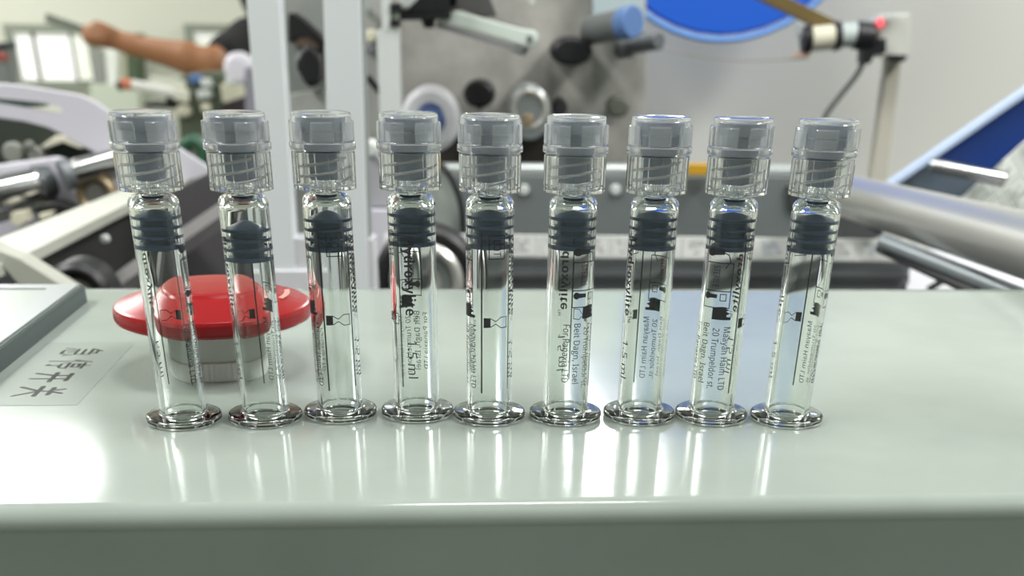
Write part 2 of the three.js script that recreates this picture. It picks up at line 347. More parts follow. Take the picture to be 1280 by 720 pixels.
// the clear collar that holds the cap: a ribbed sleeve, its bore and floor
function luerSleeve() {
  const outer = new THREE.Shape(), n = 16; let first = true;
  for (let i = 0; i < n; i++) for (const [f, r] of [[0.03, 6.66], [0.09, 6.75], [0.91, 6.75], [0.97, 6.66]]) {
    const a = (i + f) / n * 2 * Math.PI, x = r * Math.cos(a) / 1000, y = r * Math.sin(a) / 1000; first ? outer.moveTo(x, y) : outer.lineTo(x, y); first = false;
  }
  outer.closePath();
  const ring = (r) => { const h = new THREE.Path(); h.absarc(0, 0, r / 1000, 0, 2 * Math.PI, true); return h; };
  const wall = outer.clone(); wall.holes.push(ring(3.95));
  const ext = (s, d, y, b) => new THREE.ExtrudeGeometry(s, { depth: (d - 2 * b) / 1000, bevelEnabled: true, bevelThickness: b / 1000, bevelSize: b / 1000, bevelOffset: -b / 1000, bevelSegments: 2, curveSegments: 48 }).rotateX(-Math.PI / 2).translate(0, (y + b) / 1000, 0);
  const floor = outer.clone(); floor.holes.push(ring(2.45));
  return [ext(wall, 6.4, 50.85, 0.15), ext(floor, 0.8, 49.98, 0.12)];
}
function thread(start) {
  const pts = []; for (let i = 0; i <= 40; i++) { const a = start + i / 40 * 3.6 * Math.PI / 1.6; pts.push([3.85 * Math.sin(a) / 1000, (51.6 + 4.6 * i / 40) / 1000, 3.85 * Math.cos(a) / 1000]); }
  return tube(pts, 0.0003, 60);
}
const capBody = turned([[4.45, 57.62], [6.85, 57.62], [7.05, 57.8], [7.05, 58.95], [6.85, 59.1], [6.45, 59.2], [6.3, 59.4], [6.3, 64.3], [6.15, 64.65], [5.6, 64.75], [5.2, 64.6], [0, 64.6], [0, 64.05], [5.4, 64.05], [5.55, 63.9], [5.55, 59.6], [4.45, 59.4], [4.45, 57.62]], 72, 0.5);
function capPanels() {
  const list = [], n = 6, gap = 0.17;
  for (let i = 0; i < n; i++) {
    const s = new THREE.Shape(), a0 = (i + 0.5) / n * 2 * Math.PI + gap, a1 = (i + 1.5) / n * 2 * Math.PI - gap;
    s.absarc(0, 0, 0.0069, a0, a1, false); s.absarc(0, 0, 0.0063, a1, a0, true); s.closePath();
    list.push(new THREE.ExtrudeGeometry(s, { depth: 0.0034, bevelEnabled: true, bevelThickness: 0.0002, bevelSize: 0.0002, bevelOffset: -0.0002, bevelSegments: 2, curveSegments: 10 }).rotateX(-Math.PI / 2).translate(0, 0.0595, 0));
  }
  return list;
}
function makeSyringe() {
  const t = thing('syringe', 'clear glass syringe standing on its flange', 'syringe', [0, TABLE, 0], 'row of capped glass syringes');
  const barrel = own('barrel', turned(barrelProfile, 128, 0.6), M.glass, t);
  const print = own('printing', new THREE.CylinderGeometry(PRINT_R / 1000, PRINT_R / 1000, (PY1 - PY0) / 1000, 128, 1, true).rotateY(Math.PI).translate(0, (PY0 + PY1) / 2000, 0), inkMat, barrel);
  print.castShadow = false;
  own('stopper', turned(stopperProfile(), 64, 0.9).translate(0, 0.0385, 0), M.stopper, t);
  const sleeve = own('luer_sleeve', luerSleeve(), M.clear, t);
  own('screw_thread', [thread(0), thread(Math.PI)], M.threadClear, sleeve);
  const cap = own('tip_cap', capBody.clone(), M.frosted, t);
  own('cap_panel', capPanels(), M.frosted, cap);
  own('rubber_seal', turned([[0, 51.9], [3.1, 51.9], [3.3, 52.2], [3.35, 57.3], [4.0, 57.6], [4.15, 60.9], [4.4, 61.2], [5.05, 61.4], [5.1, 63.7], [4.9, 63.95], [0, 63.95]], 56), M.rubber, t);
  return t;
}
const LABELS = [
  'capped glass syringe at the left end of the row, before the red button’s left side',
  'capped glass syringe whose grey stopper sits lowest of all, before the red button’s right side',
  'capped glass syringe directly right of the red button, hourglass mark on its front',
  'capped glass syringe with the large bold product name running down its front',
  'capped glass syringe in the middle of the row, hourglass between two long upright lines',
  'capped glass syringe showing just the last two address lines, right of the middle one',
  'capped glass syringe with the product name down its left edge, third from the right end',
  'capped glass syringe showing the whole maker’s address and factory mark in front',
  'capped glass syringe at the right end of the row, nearest the big silver roller',
];
// [x, z, turn of the first long line from the front in degrees, stopper drop, turn of the cap], millimetres
const ROW = [
  [-72.6, 5.1, 157, 0.2, 11], [-53.9, 3.1, 186, 2.8, 1], [-36.5, -0.9, -18, 1.1, 38], [-18.1, -2.2, -104, 0, 5], [-0.7, -0.2, -19, 0, -6],
  [17.7, -0.8, 97, 0.1, -4], [35.8, -1.7, 196, 0.1, 22], [53.4, -1.9, 30, 0.1, -7], [71.5, -0.5, 157, 0.1, 14],
];
const first = makeSyringe();
ROW.forEach(([x, z, turn, drop, capTurn], i) => {
  const s = i ? first.clone() : first;
  if (i) { s.name = numbered('syringe'); scene.add(s); }
  s.position.set(x / 1000, TABLE + 0.00006, z / 1000);
  s.userData = { ...s.userData, label: LABELS[i] };
  s.getObjectByName('barrel').rotation.set(0, turn * Math.PI / 180, 0);
  s.getObjectByName('stopper').position.y = -drop / 1000;
  for (const n of ['tip_cap', 'luer_sleeve']) s.getObjectByName(n).rotation.set(0, capTurn * Math.PI / 180, 0);
});

// ---------------------------------------------------------------- the labelling machine behind the console
const DARKSTEEL = std(0x7d8083, 0.5), LILAC = std(0xc9c7d0, 0.45), FACE = std(0x6f7675, 0.5), PALE = std(0xc3cac4, 0.45);
const basePoint = (g) => { g.computeBoundingBox(); const b = g.boundingBox; return [(b.min.x + b.max.x) / 2, b.min.y, (b.min.z + b.max.z) / 2]; };
// a thing whose parts are given in world coordinates: [name, geometry, material, sub-parts]
function assembly(name, label, category, parts, group) {
  const lo = new THREE.Box3(); for (const p of parts) for (const g of [].concat(p[1])) { g.computeBoundingBox(); lo.union(g.boundingBox); }
  const t = thing(name, label, category, [(lo.min.x + lo.max.x) / 2, lo.min.y, (lo.min.z + lo.max.z) / 2], group);
  for (const [n, g, m, sub = []] of parts) { const p = part(n, g, m, t); for (const [n2, g2, m2] of sub) part(n2, g2, m2, p); }
  return t;
}
function single(name, label, category, g, m, group) {
  const geo = merged(g), [x, y, z] = basePoint(geo); geo.translate(-x, -y, -z);
  const o = new THREE.Mesh(geo, m); o.name = numbered(name); o.position.set(x, y, z); o.castShadow = o.receiveShadow = true; scene.add(o);
  return tag(o, label, category, group);
}
const up = (p, d) => [p[0], p[1] + d, p[2]];
const bolt = (c, r, t) => knob(c, r, t, 0.35);

// what everything stands on
assembly('machine_bed', 'dark grey steel bed of the labelling machine under its parts', 'machine bed', [
  ['bed_plate', box(-1.1, 1.1, 0.665, 0.69, -1.28, -0.26, 0.003), std(0x3c3e40, 0.6)],
  ['cabinet', box(-1.08, 1.08, 0, 0.665, -1.26, -0.28), std(0xb9beba, 0.5)],
]);

// two square uprights with a foot plate
assembly('machine_upright', 'tall pale grey square post, left one of the pair before the machine', 'post', [
  ['post', slab([[-0.1222, 1.0824], [-0.1055, 1.0826], [-0.11, 0.9094], [-0.1251, 0.9092]], -0.38, 0.016), M.aluminium],
  ['foot_plate', [slab([[-0.1249, 0.9136], [-0.1023, 0.9139], [-0.1045, 0.8871], [-0.1272, 0.8869]], -0.379, 0.02), box(-0.118, -0.098, 0.69, 0.93, -0.4, -0.381)], M.white],
]);
assembly('machine_upright', 'wide pale grey flat post with a dark right edge, right one of the pair', 'post', [
  ['post', slab([[-0.0831, 1.083], [-0.0656, 1.0833], [-0.0701, 0.8873], [-0.091, 0.887]], -0.38, 0.012), M.aluminium],
  ['edge_strip', slab([[-0.066, 1.0836], [-0.0647, 1.0836], [-0.0689, 0.8864], [-0.0705, 0.8864]], -0.384, 0.012), M.grey],
  ['foot_plate', box(-0.085, -0.066, 0.69, 0.93, -0.4, -0.381), M.white],
]);
// what shows between the posts
assembly('motor_housing', 'grey machine panel with a black arched cover and round black knob between the posts', 'machine part', [
  ['panel', slab([[-0.1622, 1.109], [-0.1257, 1.1096], [-0.1421, 0.8466], [-0.1874, 0.8461]], -0.76, 0.02), std(0x8d908c, 0.5)],
  ['arched_cover', slab([[-0.1617, 1.0182], [-0.1599, 1.0379], [-0.1561, 1.0385], [-0.1491, 1.0344], [-0.1409, 1.0276], [-0.1333, 1.0207], [-0.1338, 1.0142], [-0.1391, 1.0196], [-0.1451, 1.0227], [-0.1526, 1.0221]], -0.735, 0.025), M.black],
  ['window_strip', slab([[-0.1576, 1.0171], [-0.1534, 1.022], [-0.1458, 1.0232], [-0.1392, 1.0184], [-0.1376, 1.0152], [-0.1476, 1.0167]], -0.74, 0.018), std(0xc9a794, 0.5)],
  ['knob', knob([-0.1432, 1.0031, -0.715], 0.0081, 0.03, 0.3, 1.75), M.black, [['ring', ringDisc([-0.1466, 1.0023, -0.725], 0.0075, 0.0112, 0.02).scale(1, 1, 1), M.grey]]],
  ['mount', slab([[-0.1642, 0.9827], [-0.1357, 0.9865], [-0.1352, 0.959], [-0.1652, 0.9586]], -0.738, 0.02), std(0xb4b7b0, 0.5)],
]);

// fittings right of the posts
assembly('bracket_column', 'narrow off-white bracket column with small fittings beside the right post', 'bracket', [
  ['back_strip', slab([[-0.0994, 1.0958], [-0.0832, 1.0961], [-0.0825, 0.9567], [-0.0977, 0.9565]], -0.7, 0.012), std(0xb2b3ae, 0.5)],
  ['front_plate', slab([[-0.0871, 1.0279], [-0.07, 1.0292], [-0.071, 0.9573], [-0.087, 0.9571]], -0.68, 0.012), M.offWhite],
  ['upper_plate', slab([[-0.0804, 1.0947], [-0.0741, 1.0948], [-0.0765, 1.027], [-0.083, 1.0269]], -0.68, 0.014), M.offWhite],
  ['clamp', [slab([[-0.0756, 1.045], [-0.0686, 1.0451], [-0.0688, 1.0402], [-0.0758, 1.0401]], -0.678, 0.02), slab([[-0.076, 1.0351], [-0.0696, 1.0352], [-0.0698, 1.0302], [-0.0763, 1.0301]], -0.678, 0.02)], M.black],
  ['spacer', slab([[-0.0761, 1.0411], [-0.0702, 1.0412], [-0.0705, 1.0342], [-0.0764, 1.0341]], -0.682, 0.012), std(0x9aa496, 0.5)],
  ['nut', knob([-0.0919, 1.0243, -0.685], 0.0042, 0.012, 0.3), M.cream],
  ['nut', knob([-0.0924, 1.016, -0.685], 0.0042, 0.012, 0.3), std(0x77777a, 0.5)],
  ['lever', bar([-0.0963, 0.9976, -0.69], [-0.0865, 0.987, -0.69], 0.0045, 0.005), M.black],
  ['bolt', [bolt([-0.0934, 1.04, -0.69], 0.003, 0.008)], M.grey],
]);

// back plate with its rollers and knobs
assembly('machine_backplate', 'large brushed grey metal plate standing behind the rollers', 'metal plate', [
  ['plate', slab([[-0.1058, 1.1405], [0.121, 1.1442], [0.1427, 0.871], [-0.1216, 0.8677]], -0.82, 0.012, 0.001), M.plate],
  ['lower_cover', slab([[-0.0822, 0.9501], [0.0589, 0.9502], [0.06, 0.9213], [-0.0834, 0.9194]], -0.812, 0.03, 0.001), std(0x3a342f, 0.6)],
  ['upper_plate', slab([[0.0749, 1.1414], [0.1175, 1.142], [0.1262, 1.0309], [0.1159, 1.0244], [0.0837, 1.0239]], -0.8, 0.01, 0.001), std(0xb4c4c8, 0.45)],
]);
assembly('label_dispenser', 'black and white dispenser box with a long white arm over the grey plate', 'dispenser', [
  ['cover', slab([[-0.0703, 1.0868], [-0.0325, 1.0873], [-0.0333, 1.042], [-0.0722, 1.0414]], -0.7, 0.07, 0.002), M.offWhite],
  ['underside', slab([[-0.0726, 1.0414], [-0.029, 1.043], [-0.0275, 1.068], [-0.0322, 1.0679], [-0.0327, 1.0359], [-0.0723, 1.0348]], -0.698, 0.075, 0.001), M.black],
  ['foot', slab([[-0.0558, 1.0366], [-0.045, 1.0367], [-0.0463, 1.03], [-0.053, 1.0299]], -0.705, 0.03, 0.001), M.black],
  ['arm', slab([[-0.0435, 1.0342], [-0.0306, 1.0417], [0.0212, 1.0305], [0.031, 1.0296], [0.0342, 1.0265], [0.0337, 1.0223], [0.0295, 1.0185], [0.0239, 1.0189], [-0.0106, 1.0274]], -0.712, 0.012, 0.0012), std(0xd3ddd4, 0.45), [['arm_hole', knob([0.0275, 1.0238, -0.711], 0.0026, 0.004, 0.2), M.midGrey]]],
  ['arm_rail', bar([-0.0438, 1.0322, -0.716], [0.0216, 1.0162, -0.716], 0.0032, 0.006), std(0x85878a, 0.5)],
  ['arm_end', slab([[0.0153, 1.0198], [0.0278, 1.0179], [0.026, 1.013], [0.0217, 1.0124], [0.0135, 1.0155]], -0.718, 0.01, 0.001), PALE],
  ['shaded_link', slab([[-0.0339, 1.0794], [-0.0169, 1.0797], [0.0028, 1.0387], [-0.0084, 1.0375], [-0.032, 1.0445]], -0.735, 0.02, 0.001), std(0x5c5a5a, 0.6)],
  ['hanger', slab([[0.0263, 1.0816], [0.0312, 1.0817], [0.0321, 1.0469], [0.0283, 1.0469]], -0.76, 0.006), M.offWhite],
]);
const KNOBS = [
  ['oval black hand knob high on the grey plate', [[0.0641, 1.0154, -0.77]], 0.0171, 0.62, M.black, 0.045],
  ['round black hand knob low on the grey plate beside the paper roll', [[-0.012, 0.9833, -0.77]], 0.0133, 0.76, M.black, 0.045],
  ['small dark pointed knob low on the grey plate beside the clear roller', [[0.0569, 0.9732, -0.79]], 0.0068, 1.15, std(0x403c40, 0.5), 0.02],
  ['dark olive knob at the lower right corner of the grey plate', [[0.1068, 0.9745, -0.79]], 0.0096, 0.85, std(0x565a50, 0.6), 0.02],
];
for (const [label, [c], r, sy, m, t] of KNOBS) assembly('hand_knob', label, 'knob', [
  ['grip', knob(c, r, t, 0.35, sy), m], ['shaft', rod([c[0], c[1], c[2] - t + 0.002], [c[0], c[1], -0.821], r * 0.35), M.satin],
]);
assembly('paper_roll', 'white paper roll with a blue core in front of the grey plate', 'paper roll', [
  ['roll', ringDisc([-0.0518, 0.9655, -0.745], 0.0085, 0.0243, 0.03), M.white],
  ['core', ringDisc([-0.0517, 0.9656, -0.743], 0.0052, 0.0111, 0.034), std(0x4d6aa8, 0.5)],
  ['spindle', rod([-0.0512, 0.9661, -0.735], [-0.0585, 0.9611, -0.821], 0.0059), M.satin],
]);
assembly('metal_roller', 'dull silver roller seen end-on low on the grey plate', 'roller', [
  ['drum', knob([0.0295, 0.9721, -0.74], 0.0176, 0.075, 0.15, 1.15), std(0xa4a9aa, 0.3, 0.6)],
  ['rim', ringDisc([0.0293, 0.9746, -0.737], 0.0111, 0.015, 0.012), M.satin],
  ['hub', knob([0.0282, 0.9671, -0.736], 0.0046, 0.02, 0.3), M.tan],
]);
assembly('guide_roller', 'short grey roller with a blue end on the pale upper plate', 'roller', [
  ['roller', rod([0.0799, 1.0302, -0.79], [0.1011, 1.0349, -0.74], 0.0105), M.midGrey], ['end_cap', rod([0.1011, 1.0349, -0.74], [0.1085, 1.0365, -0.728], 0.0112), std(0x5f7fb4, 0.4)],
]);
assembly('guide_pin', 'slim grey pin sticking out past the right edge of the grey plate', 'pin', [
  ['pin', rod([0.1116, 1.0191, -0.8], [0.1337, 1.0238, -0.76], 0.0065), std(0x6f7276, 0.4, 0.3)], ['collar', rod([0.1075, 1.0184, -0.806], [0.1138, 1.0198, -0.796], 0.009), M.midGrey],
]);
single('film_thread', 'thin slack thread running from the grey pin towards the sensor', 'thread', tube([[0.1341, 1.0187, -0.77], [0.1863, 1.0117, -0.85], [0.25, 1.0073, -0.95], [0.3192, 1.0091, -1.01]], 0.0006, 40), std(0x9c948c, 0.6));

// conveyor: rail, face, label tape, dark apron
assembly('conveyor', 'long grey conveyor body with a rounded bright rail along its top', 'conveyor', [
  ['rail', rod([-0.0984, 0.9299, -0.72], [0.2471, 0.9332, -0.72], 0.0058), std(0xbcc2c0, 0.3, 0.4)],
  ['face', slab([[-0.0978, 0.9271], [0.2456, 0.9304], [0.2582, 0.8823], [-0.1004, 0.8779]], -0.712, 0.05, 0.001), FACE],
  ['foot', box(-0.1, 0.25, 0.69, 0.85, -0.76, -0.72), M.charcoal],
  ['bolt', bolt([0.0253, 0.9178, -0.709], 0.0042, 0.006), M.offWhite], ['bolt', bolt([0.1005, 0.9188, -0.709], 0.0042, 0.006), M.offWhite], ['bolt', bolt([-0.0368, 0.9182, -0.709], 0.0042, 0.006), M.offWhite],
  ['end_block', slab([[0.2403, 0.9243], [0.259, 0.9221], [0.2621, 0.9028], [0.2443, 0.9062]], -0.708, 0.04, 0.001), M.dark],
]);
single('yellow_bar', 'short yellow bar lying on the conveyor rail', 'bar', bar([0.1475, 0.9363, -0.7], [0.1811, 0.9361, -0.7], 0.0085, 0.008), M.yellow);
{
  const cv = document.createElement('canvas'); cv.width = 1536; cv.height = 64; const c = cv.getContext('2d');
  c.fillStyle = '#f1f2ee'; c.fillRect(0, 0, 1536, 64);
  for (let i = 0; i < 15; i++) {                        // small printed labels: rows of short dark and blue dashes
    const x = 40 + i * 100 + rand() * 12; c.fillStyle = ['#8d8f88', '#8794b4', '#7f857a'][i % 3];
    for (let k = 0; k < 5; k++) for (let j = 0; j < 7; j++) if (rand() < 0.7) c.fillRect(x + j * 8 + k * 3, 12 + k * 8, 4 + rand() * 4, 4);
    c.strokeStyle = '#b9bcb6'; c.lineWidth = 2; c.strokeRect(x - 12, 5, 92, 54);
  }
  const map = new THREE.CanvasTexture(cv); map.colorSpace = THREE.SRGBColorSpace; map.magFilter = THREE.LinearFilter;
  const a = [-0.0728, 0.9126, -0.52], b = [0.2975, 0.9162, -0.52], d = [-0.0735, 0.8985, -0.52];
  const w = b[0] - a[0], h = a[1] - d[1], g = new RoundedBoxGeometry(w, h, 0.0012, 2, 0.0004), uv = g.attributes.uv, p = g.attributes.position;
  for (let i = 0; i < p.count; i++) uv.setXY(i, p.getX(i) / w + 0.5, p.getY(i) / h + 0.5);
  g.translate((a[0] + b[0]) / 2, (a[1] + d[1]) / 2, -0.52);
  single('label_tape', 'pale tape printed with small grey and blue labels along the conveyor', 'label tape', g, new THREE.MeshStandardMaterial({ map, roughness: 0.45 }));
}
assembly('conveyor_apron', 'dark grey steel apron below the printed label tape', 'machine part', [
  ['apron_panel', slab([[-0.0739, 0.8982], [0.2858, 0.902], [0.2936, 0.8591], [-0.0759, 0.8549]], -0.525, 0.02, 0.001), DARKSTEEL], ['lip', bar([-0.0721, 0.8848, -0.522], [0.2854, 0.8885, -0.522], 0.003, 0.004), std(0x46484a, 0.5)],
  ['support', box(-0.08, 0.18, 0.69, 0.86, -0.56, -0.535), M.charcoal],
]);
// hand wheel and panels at the centre left
assembly('drive_wheel', 'black wheel with a silver ring behind the fourth and fifth syringes', 'wheel', [
  ['tyre', ringDisc([-0.0424, 0.8904, -0.47], 0.0236, 0.0338, 0.022), M.black],
  ['ring', ringDisc([-0.0422, 0.8912, -0.466], 0.0169, 0.0236, 0.018), M.satin],
  ['hub', knob([-0.0425, 0.89, -0.472], 0.0174, 0.02, 0.2), M.grey], ['axle', rod([-0.0424, 0.8904, -0.47], [-0.0459, 0.881, -0.53], 0.01), M.satin],
]);
assembly('gearbox_cover', 'pale lilac-grey cover panels with a seam behind the fourth syringe', 'cover', [
  ['upper_panel', slab([[-0.0895, 0.9546], [-0.0645, 0.9549], [-0.0647, 0.9233], [-0.0913, 0.923]], -0.56, 0.03, 0.001), std(0xa9a9ae, 0.5)],
  ['lower_panel', slab([[-0.091, 0.922], [-0.0644, 0.9223], [-0.0539, 0.9027], [-0.0557, 0.8482], [-0.0952, 0.8478]], -0.556, 0.03, 0.001), LILAC],
  ['cap_screw', knob([-0.0825, 0.9597, -0.552], 0.005, 0.02, 0.45), M.offWhite],
  ['leg', box(-0.1, -0.07, 0.69, 0.86, -0.585, -0.57), M.charcoal],
]);
assembly('curved_guard', 'grey-green curved guard plate with a black edge left of the middle syringe', 'guard', [
  ['guard_plate', slab([[-0.0638, 0.9466], [-0.041, 0.9469], [-0.0313, 0.9392], [-0.0246, 0.9245], [-0.0231, 0.8963], [-0.0233, 0.8795], [-0.0664, 0.8789]], -0.6, 0.012, 0.001), M.greyGreen],
  ['edge_seal', tube([[-0.0436, 0.9487, -0.597], [-0.0346, 0.9442, -0.597], [-0.0268, 0.9312, -0.597], [-0.0228, 0.9174, -0.597], [-0.022, 0.88, -0.597]], 0.0022), M.black],
  ['leg', box(-0.055, -0.035, 0.69, 0.87, -0.625, -0.613), M.charcoal],
]);

// left: curved side plate, rollers, slanted frame
assembly('side_plate', 'curved white steel side plate with a long slot at the left', 'machine plate', [
  ['upper_web', slab([[-0.3894, 0.9931], [-0.3555, 0.9915], [-0.3386, 0.9903], [-0.3007, 0.9852], [-0.29, 0.9808], [-0.2802, 0.9742], [-0.2325, 0.9507], [-0.2112, 0.9376], [-0.2116, 0.9338], [-0.2516, 0.9223], [-0.284, 0.9085], [-0.2863, 0.9229], [-0.2851, 0.9398], [-0.2939, 0.9467], [-0.3059, 0.9519], [-0.3164, 0.9581], [-0.3271, 0.9632], [-0.3437, 0.9671], [-0.3607, 0.969], [-0.3949, 0.9711]], -0.64, 0.005, 0.001, [[[-0.3885, 0.985], [-0.3575, 0.9829], [-0.3292, 0.9808], [-0.3148, 0.9779], [-0.3125, 0.9748], [-0.316, 0.9717], [-0.3363, 0.9745], [-0.3587, 0.9778], [-0.3898, 0.9799]]]), LILAC],
  ['lower_web', slab([[-0.4013, 0.9321], [-0.3645, 0.939], [-0.3247, 0.9444], [-0.3202, 0.9434], [-0.3174, 0.9397], [-0.3144, 0.9311], [-0.2821, 0.9369], [-0.2794, 0.9217], [-0.3122, 0.9058], [-0.3788, 0.8765], [-0.4195, 0.8603]], -0.632, 0.012, 0.0015), LILAC],
]);
assembly('dark_belt', 'dark green belt running behind the slot of the white plate', 'belt', [
  ['belt', slab([[-0.4165, 0.9695], [-0.3562, 0.9659], [-0.3215, 0.9554], [-0.3066, 0.9421], [-0.3014, 0.9291], [-0.3516, 0.929], [-0.4285, 0.9217]], -0.69, 0.02, 0.001), std(0x2a3228, 0.7)], ['upper_run', slab([[-0.413, 0.9867], [-0.3484, 0.9833], [-0.348, 0.9736], [-0.4168, 0.9715]], -0.692, 0.02, 0.001), std(0x33453a, 0.7)],
]);
assembly('belt_guide', 'pale guide strip and grey fittings before the dark green belt', 'machine part', [
  ['strip', slab([[-0.3498, 0.9478], [-0.3386, 0.9546], [-0.3289, 0.9542], [-0.3166, 0.9477], [-0.3207, 0.946], [-0.3334, 0.9503], [-0.3478, 0.9456]], -0.682, 0.008), M.cream],
  ['fitting', [knob([-0.3601, 0.9479, -0.68], 0.003, 0.008, 0.4), knob([-0.3739, 0.9419, -0.682], 0.008, 0.01, 0.3), knob([-0.3563, 0.9405, -0.682], 0.0065, 0.01, 0.3)], std(0x8a8c84, 0.5)],
]);
single('green_pulley', 'dark green pulley rim showing between the first two syringes', 'pulley', ringDisc([-0.239, 0.9421, -0.7], 0.004, 0.0127, 0.02).scale(1, 1, 1), M.green);
assembly('chrome_roller', 'thick chrome roller with a grey end collar at the left edge', 'roller', [
  ['roller', rod([-0.3871, 0.918, -0.59], [-0.335, 0.9278, -0.625], 0.0108), M.chrome],
  ['end_collar', rod([-0.3364, 0.9276, -0.622], [-0.3271, 0.929, -0.63], 0.0122, 0.0108), std(0x6a6e70, 0.4, 0.5)],
]);
assembly('chrome_roller', 'chrome roller running behind the first syringe at the left', 'roller', [
  ['roller', rod([-0.3078, 0.9362, -0.615], [-0.2468, 0.9513, -0.65], 0.0078), M.chrome], ['end_block', rod([-0.3129, 0.9343, -0.612], [-0.307, 0.9361, -0.616], 0.0105), std(0x7c8084, 0.4, 0.3)],
]);
single('chrome_rod', 'slim bright rod below the thick chrome roller', 'rod', rod([-0.3962, 0.8988, -0.6], [-0.332, 0.9142, -0.625], 0.0042), M.chrome);
assembly('bearing', 'tan bearing ring set in the lower white plate', 'bearing', [
  ['outer_ring', ringDisc([-0.2949, 0.9205, -0.622], 0.0089, 0.0148, 0.012).scale(1, 1, 1), M.tan], ['inner_ring', knob([-0.2956, 0.9203, -0.624], 0.0089, 0.008, 0.3), std(0x8d8c86, 0.4)],
]);
assembly('black_bushing', 'black half-round bushing with cream blocks above the slanted beam', 'bushing', [
  ['bushing', knob([-0.3232, 0.9062, -0.612], 0.0147, 0.014, 0.2, 0.75), M.black], ['block', slab([[-0.3505, 0.9107], [-0.3392, 0.9125], [-0.339, 0.9055], [-0.3481, 0.901], [-0.3532, 0.9042]], -0.6, 0.01), M.cream], ['block', slab([[-0.3311, 0.9099], [-0.3202, 0.9122], [-0.3223, 0.9079], [-0.3308, 0.9056]], -0.6, 0.008), M.cream],
]);
assembly('slanted_beam', 'pale grey beam slanting up from the left edge over a dark panel', 'beam', [
  ['top_face', deck([[-0.2443, -0.2597], [-0.2353, -0.3122], [-0.2371, -0.51], [-0.2272, -0.7195], [-0.2618, -0.7776], [-0.2606, -0.5726], [-0.2662, -0.372], [-0.2647, -0.3079]], 0.93, 0.006), std(0xbcbeb2, 0.5)],
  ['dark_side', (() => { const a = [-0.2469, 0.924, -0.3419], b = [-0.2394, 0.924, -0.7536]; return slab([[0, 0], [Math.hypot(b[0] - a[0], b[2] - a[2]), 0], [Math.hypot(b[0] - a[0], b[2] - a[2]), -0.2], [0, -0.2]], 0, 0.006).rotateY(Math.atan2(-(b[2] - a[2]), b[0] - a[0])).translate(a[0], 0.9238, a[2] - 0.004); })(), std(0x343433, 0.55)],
]);
single('cap_screw', 'bright round screw head on the dark panel left of the first syringe', 'screw', knob([-0.2337, 0.9186, -0.44], 0.0024, 0.006, 0.45), M.offWhite);
assembly('caster', 'black rubber wheel with a grey hub at the back edge of the console', 'wheel', [
  ['tyre', ringDisc([-0.2151, 0.908, -0.33], 0.0099, 0.0173, 0.02), M.black], ['hub', knob([-0.2162, 0.9074, -0.333], 0.0103, 0.014, 0.25), std(0x5a5a56, 0.5)],
]);
single('corner_beam', 'pale grey beam end pointing at the touch screen’s far corner', 'beam', slab([[-0.2572, 0.9465], [-0.2371, 0.9357], [-0.2286, 0.9325], [-0.2035, 0.9158], [-0.2058, 0.9036], [-0.2208, 0.9034], [-0.2387, 0.9288], [-0.2585, 0.9415]], -0.3, 0.014, 0.001), std(0xb4b5aa, 0.5));
single('lilac_plate', 'smooth lilac-grey plate at the left behind the touch screen', 'plate', slab([[-0.2622, 0.9403], [-0.242, 0.9277], [-0.2205, 0.9147], [-0.2232, 0.9016], [-0.2721, 0.901]], -0.308, 0.01, 0.001), std(0x9c9aa6, 0.45));
single('diagonal_strut', 'grey diagonal strut in the dark gap between the first two syringes', 'strut', bar([-0.2264, 0.8937, -0.4], [-0.1735, 0.9257, -0.52], 0.009, 0.012), std(0x6e6c6c, 0.5));
single('inner_panel', 'dark grey inner panel behind the diagonal strut', 'panel', slab([[-0.2775, 0.9072], [-0.1937, 0.9438], [-0.1485, 0.9444], [-0.1581, 0.8462], [-0.3006, 0.8446]], -0.56, 0.01, 0.001), std(0x4e4b4e, 0.55));

// ---------------------------------------------------------------- right side
assembly('white_enclosure', 'large plain white enclosure panel filling the right of the background', 'machine panel', [
  ['panel', slab([[0.1549, 1.3137], [0.8293, 1.3253], [1.0729, 0.6733], [0.2035, 0.6636]], -1.3, 0.03, 0.002), M.warmWhite],
]);
assembly('blue_reel', 'big blue reel disc hanging above the top edge', 'reel', [
  ['disc', knob([0.247, 1.1845, -1.12], 0.1566, 0.01, 0.02), M.blue], ['rim', ringDisc([0.2468, 1.1844, -1.119], 0.1583, 0.164, 0.014), M.blueRim],
  ['spindle', rod([0.2479, 1.1851, -1.125], [0.2785, 1.2042, -1.296], 0.02), M.satin],
]);
single('brown_lever', 'tapering brown bar slanting down from the blue reel to the sensor', 'lever', bar([0.2524, 1.0673, -1], [0.3502, 1.0312, -1], 0.0125, 0.01), M.brown);
assembly('sensor_stand', 'grey-beige sensor post with a box head and a small red light', 'stand', [
  ['post', slab([[0.4007, 1.011], [0.4155, 1.0112], [0.4232, 0.8704], [0.4057, 0.8701]], -1.01, 0.016, 0.001), std(0xc0bcae, 0.5)],
  ['head', slab([[0.3774, 1.041], [0.3826, 1.0472], [0.3918, 1.0486], [0.4092, 1.0489], [0.4169, 1.0116], [0.3864, 1.0112]], -0.99, 0.045, 0.002), std(0xc9cac2, 0.5)],
  ['clamp', slab([[0.3926, 1.0141], [0.412, 1.0137], [0.4107, 1.0082], [0.3962, 1.008]], -0.986, 0.01), M.black],
  ['red_light', knob([0.3797, 1.0404, -0.984], 0.0042, 0.006, 0.45), new THREE.MeshStandardMaterial({ color: 0xff7a80, emissive: 0xff3040, emissiveIntensity: 0.7, roughness: 0.4 })],
  ['white_tip', bar([0.3815, 1.0451, -0.985], [0.3929, 1.0473, -0.985], 0.004, 0.004), M.offWhite],
  ['base', box(0.36, 0.42, 0.69, 0.87, -1.03, -1.0), M.charcoal],
]);
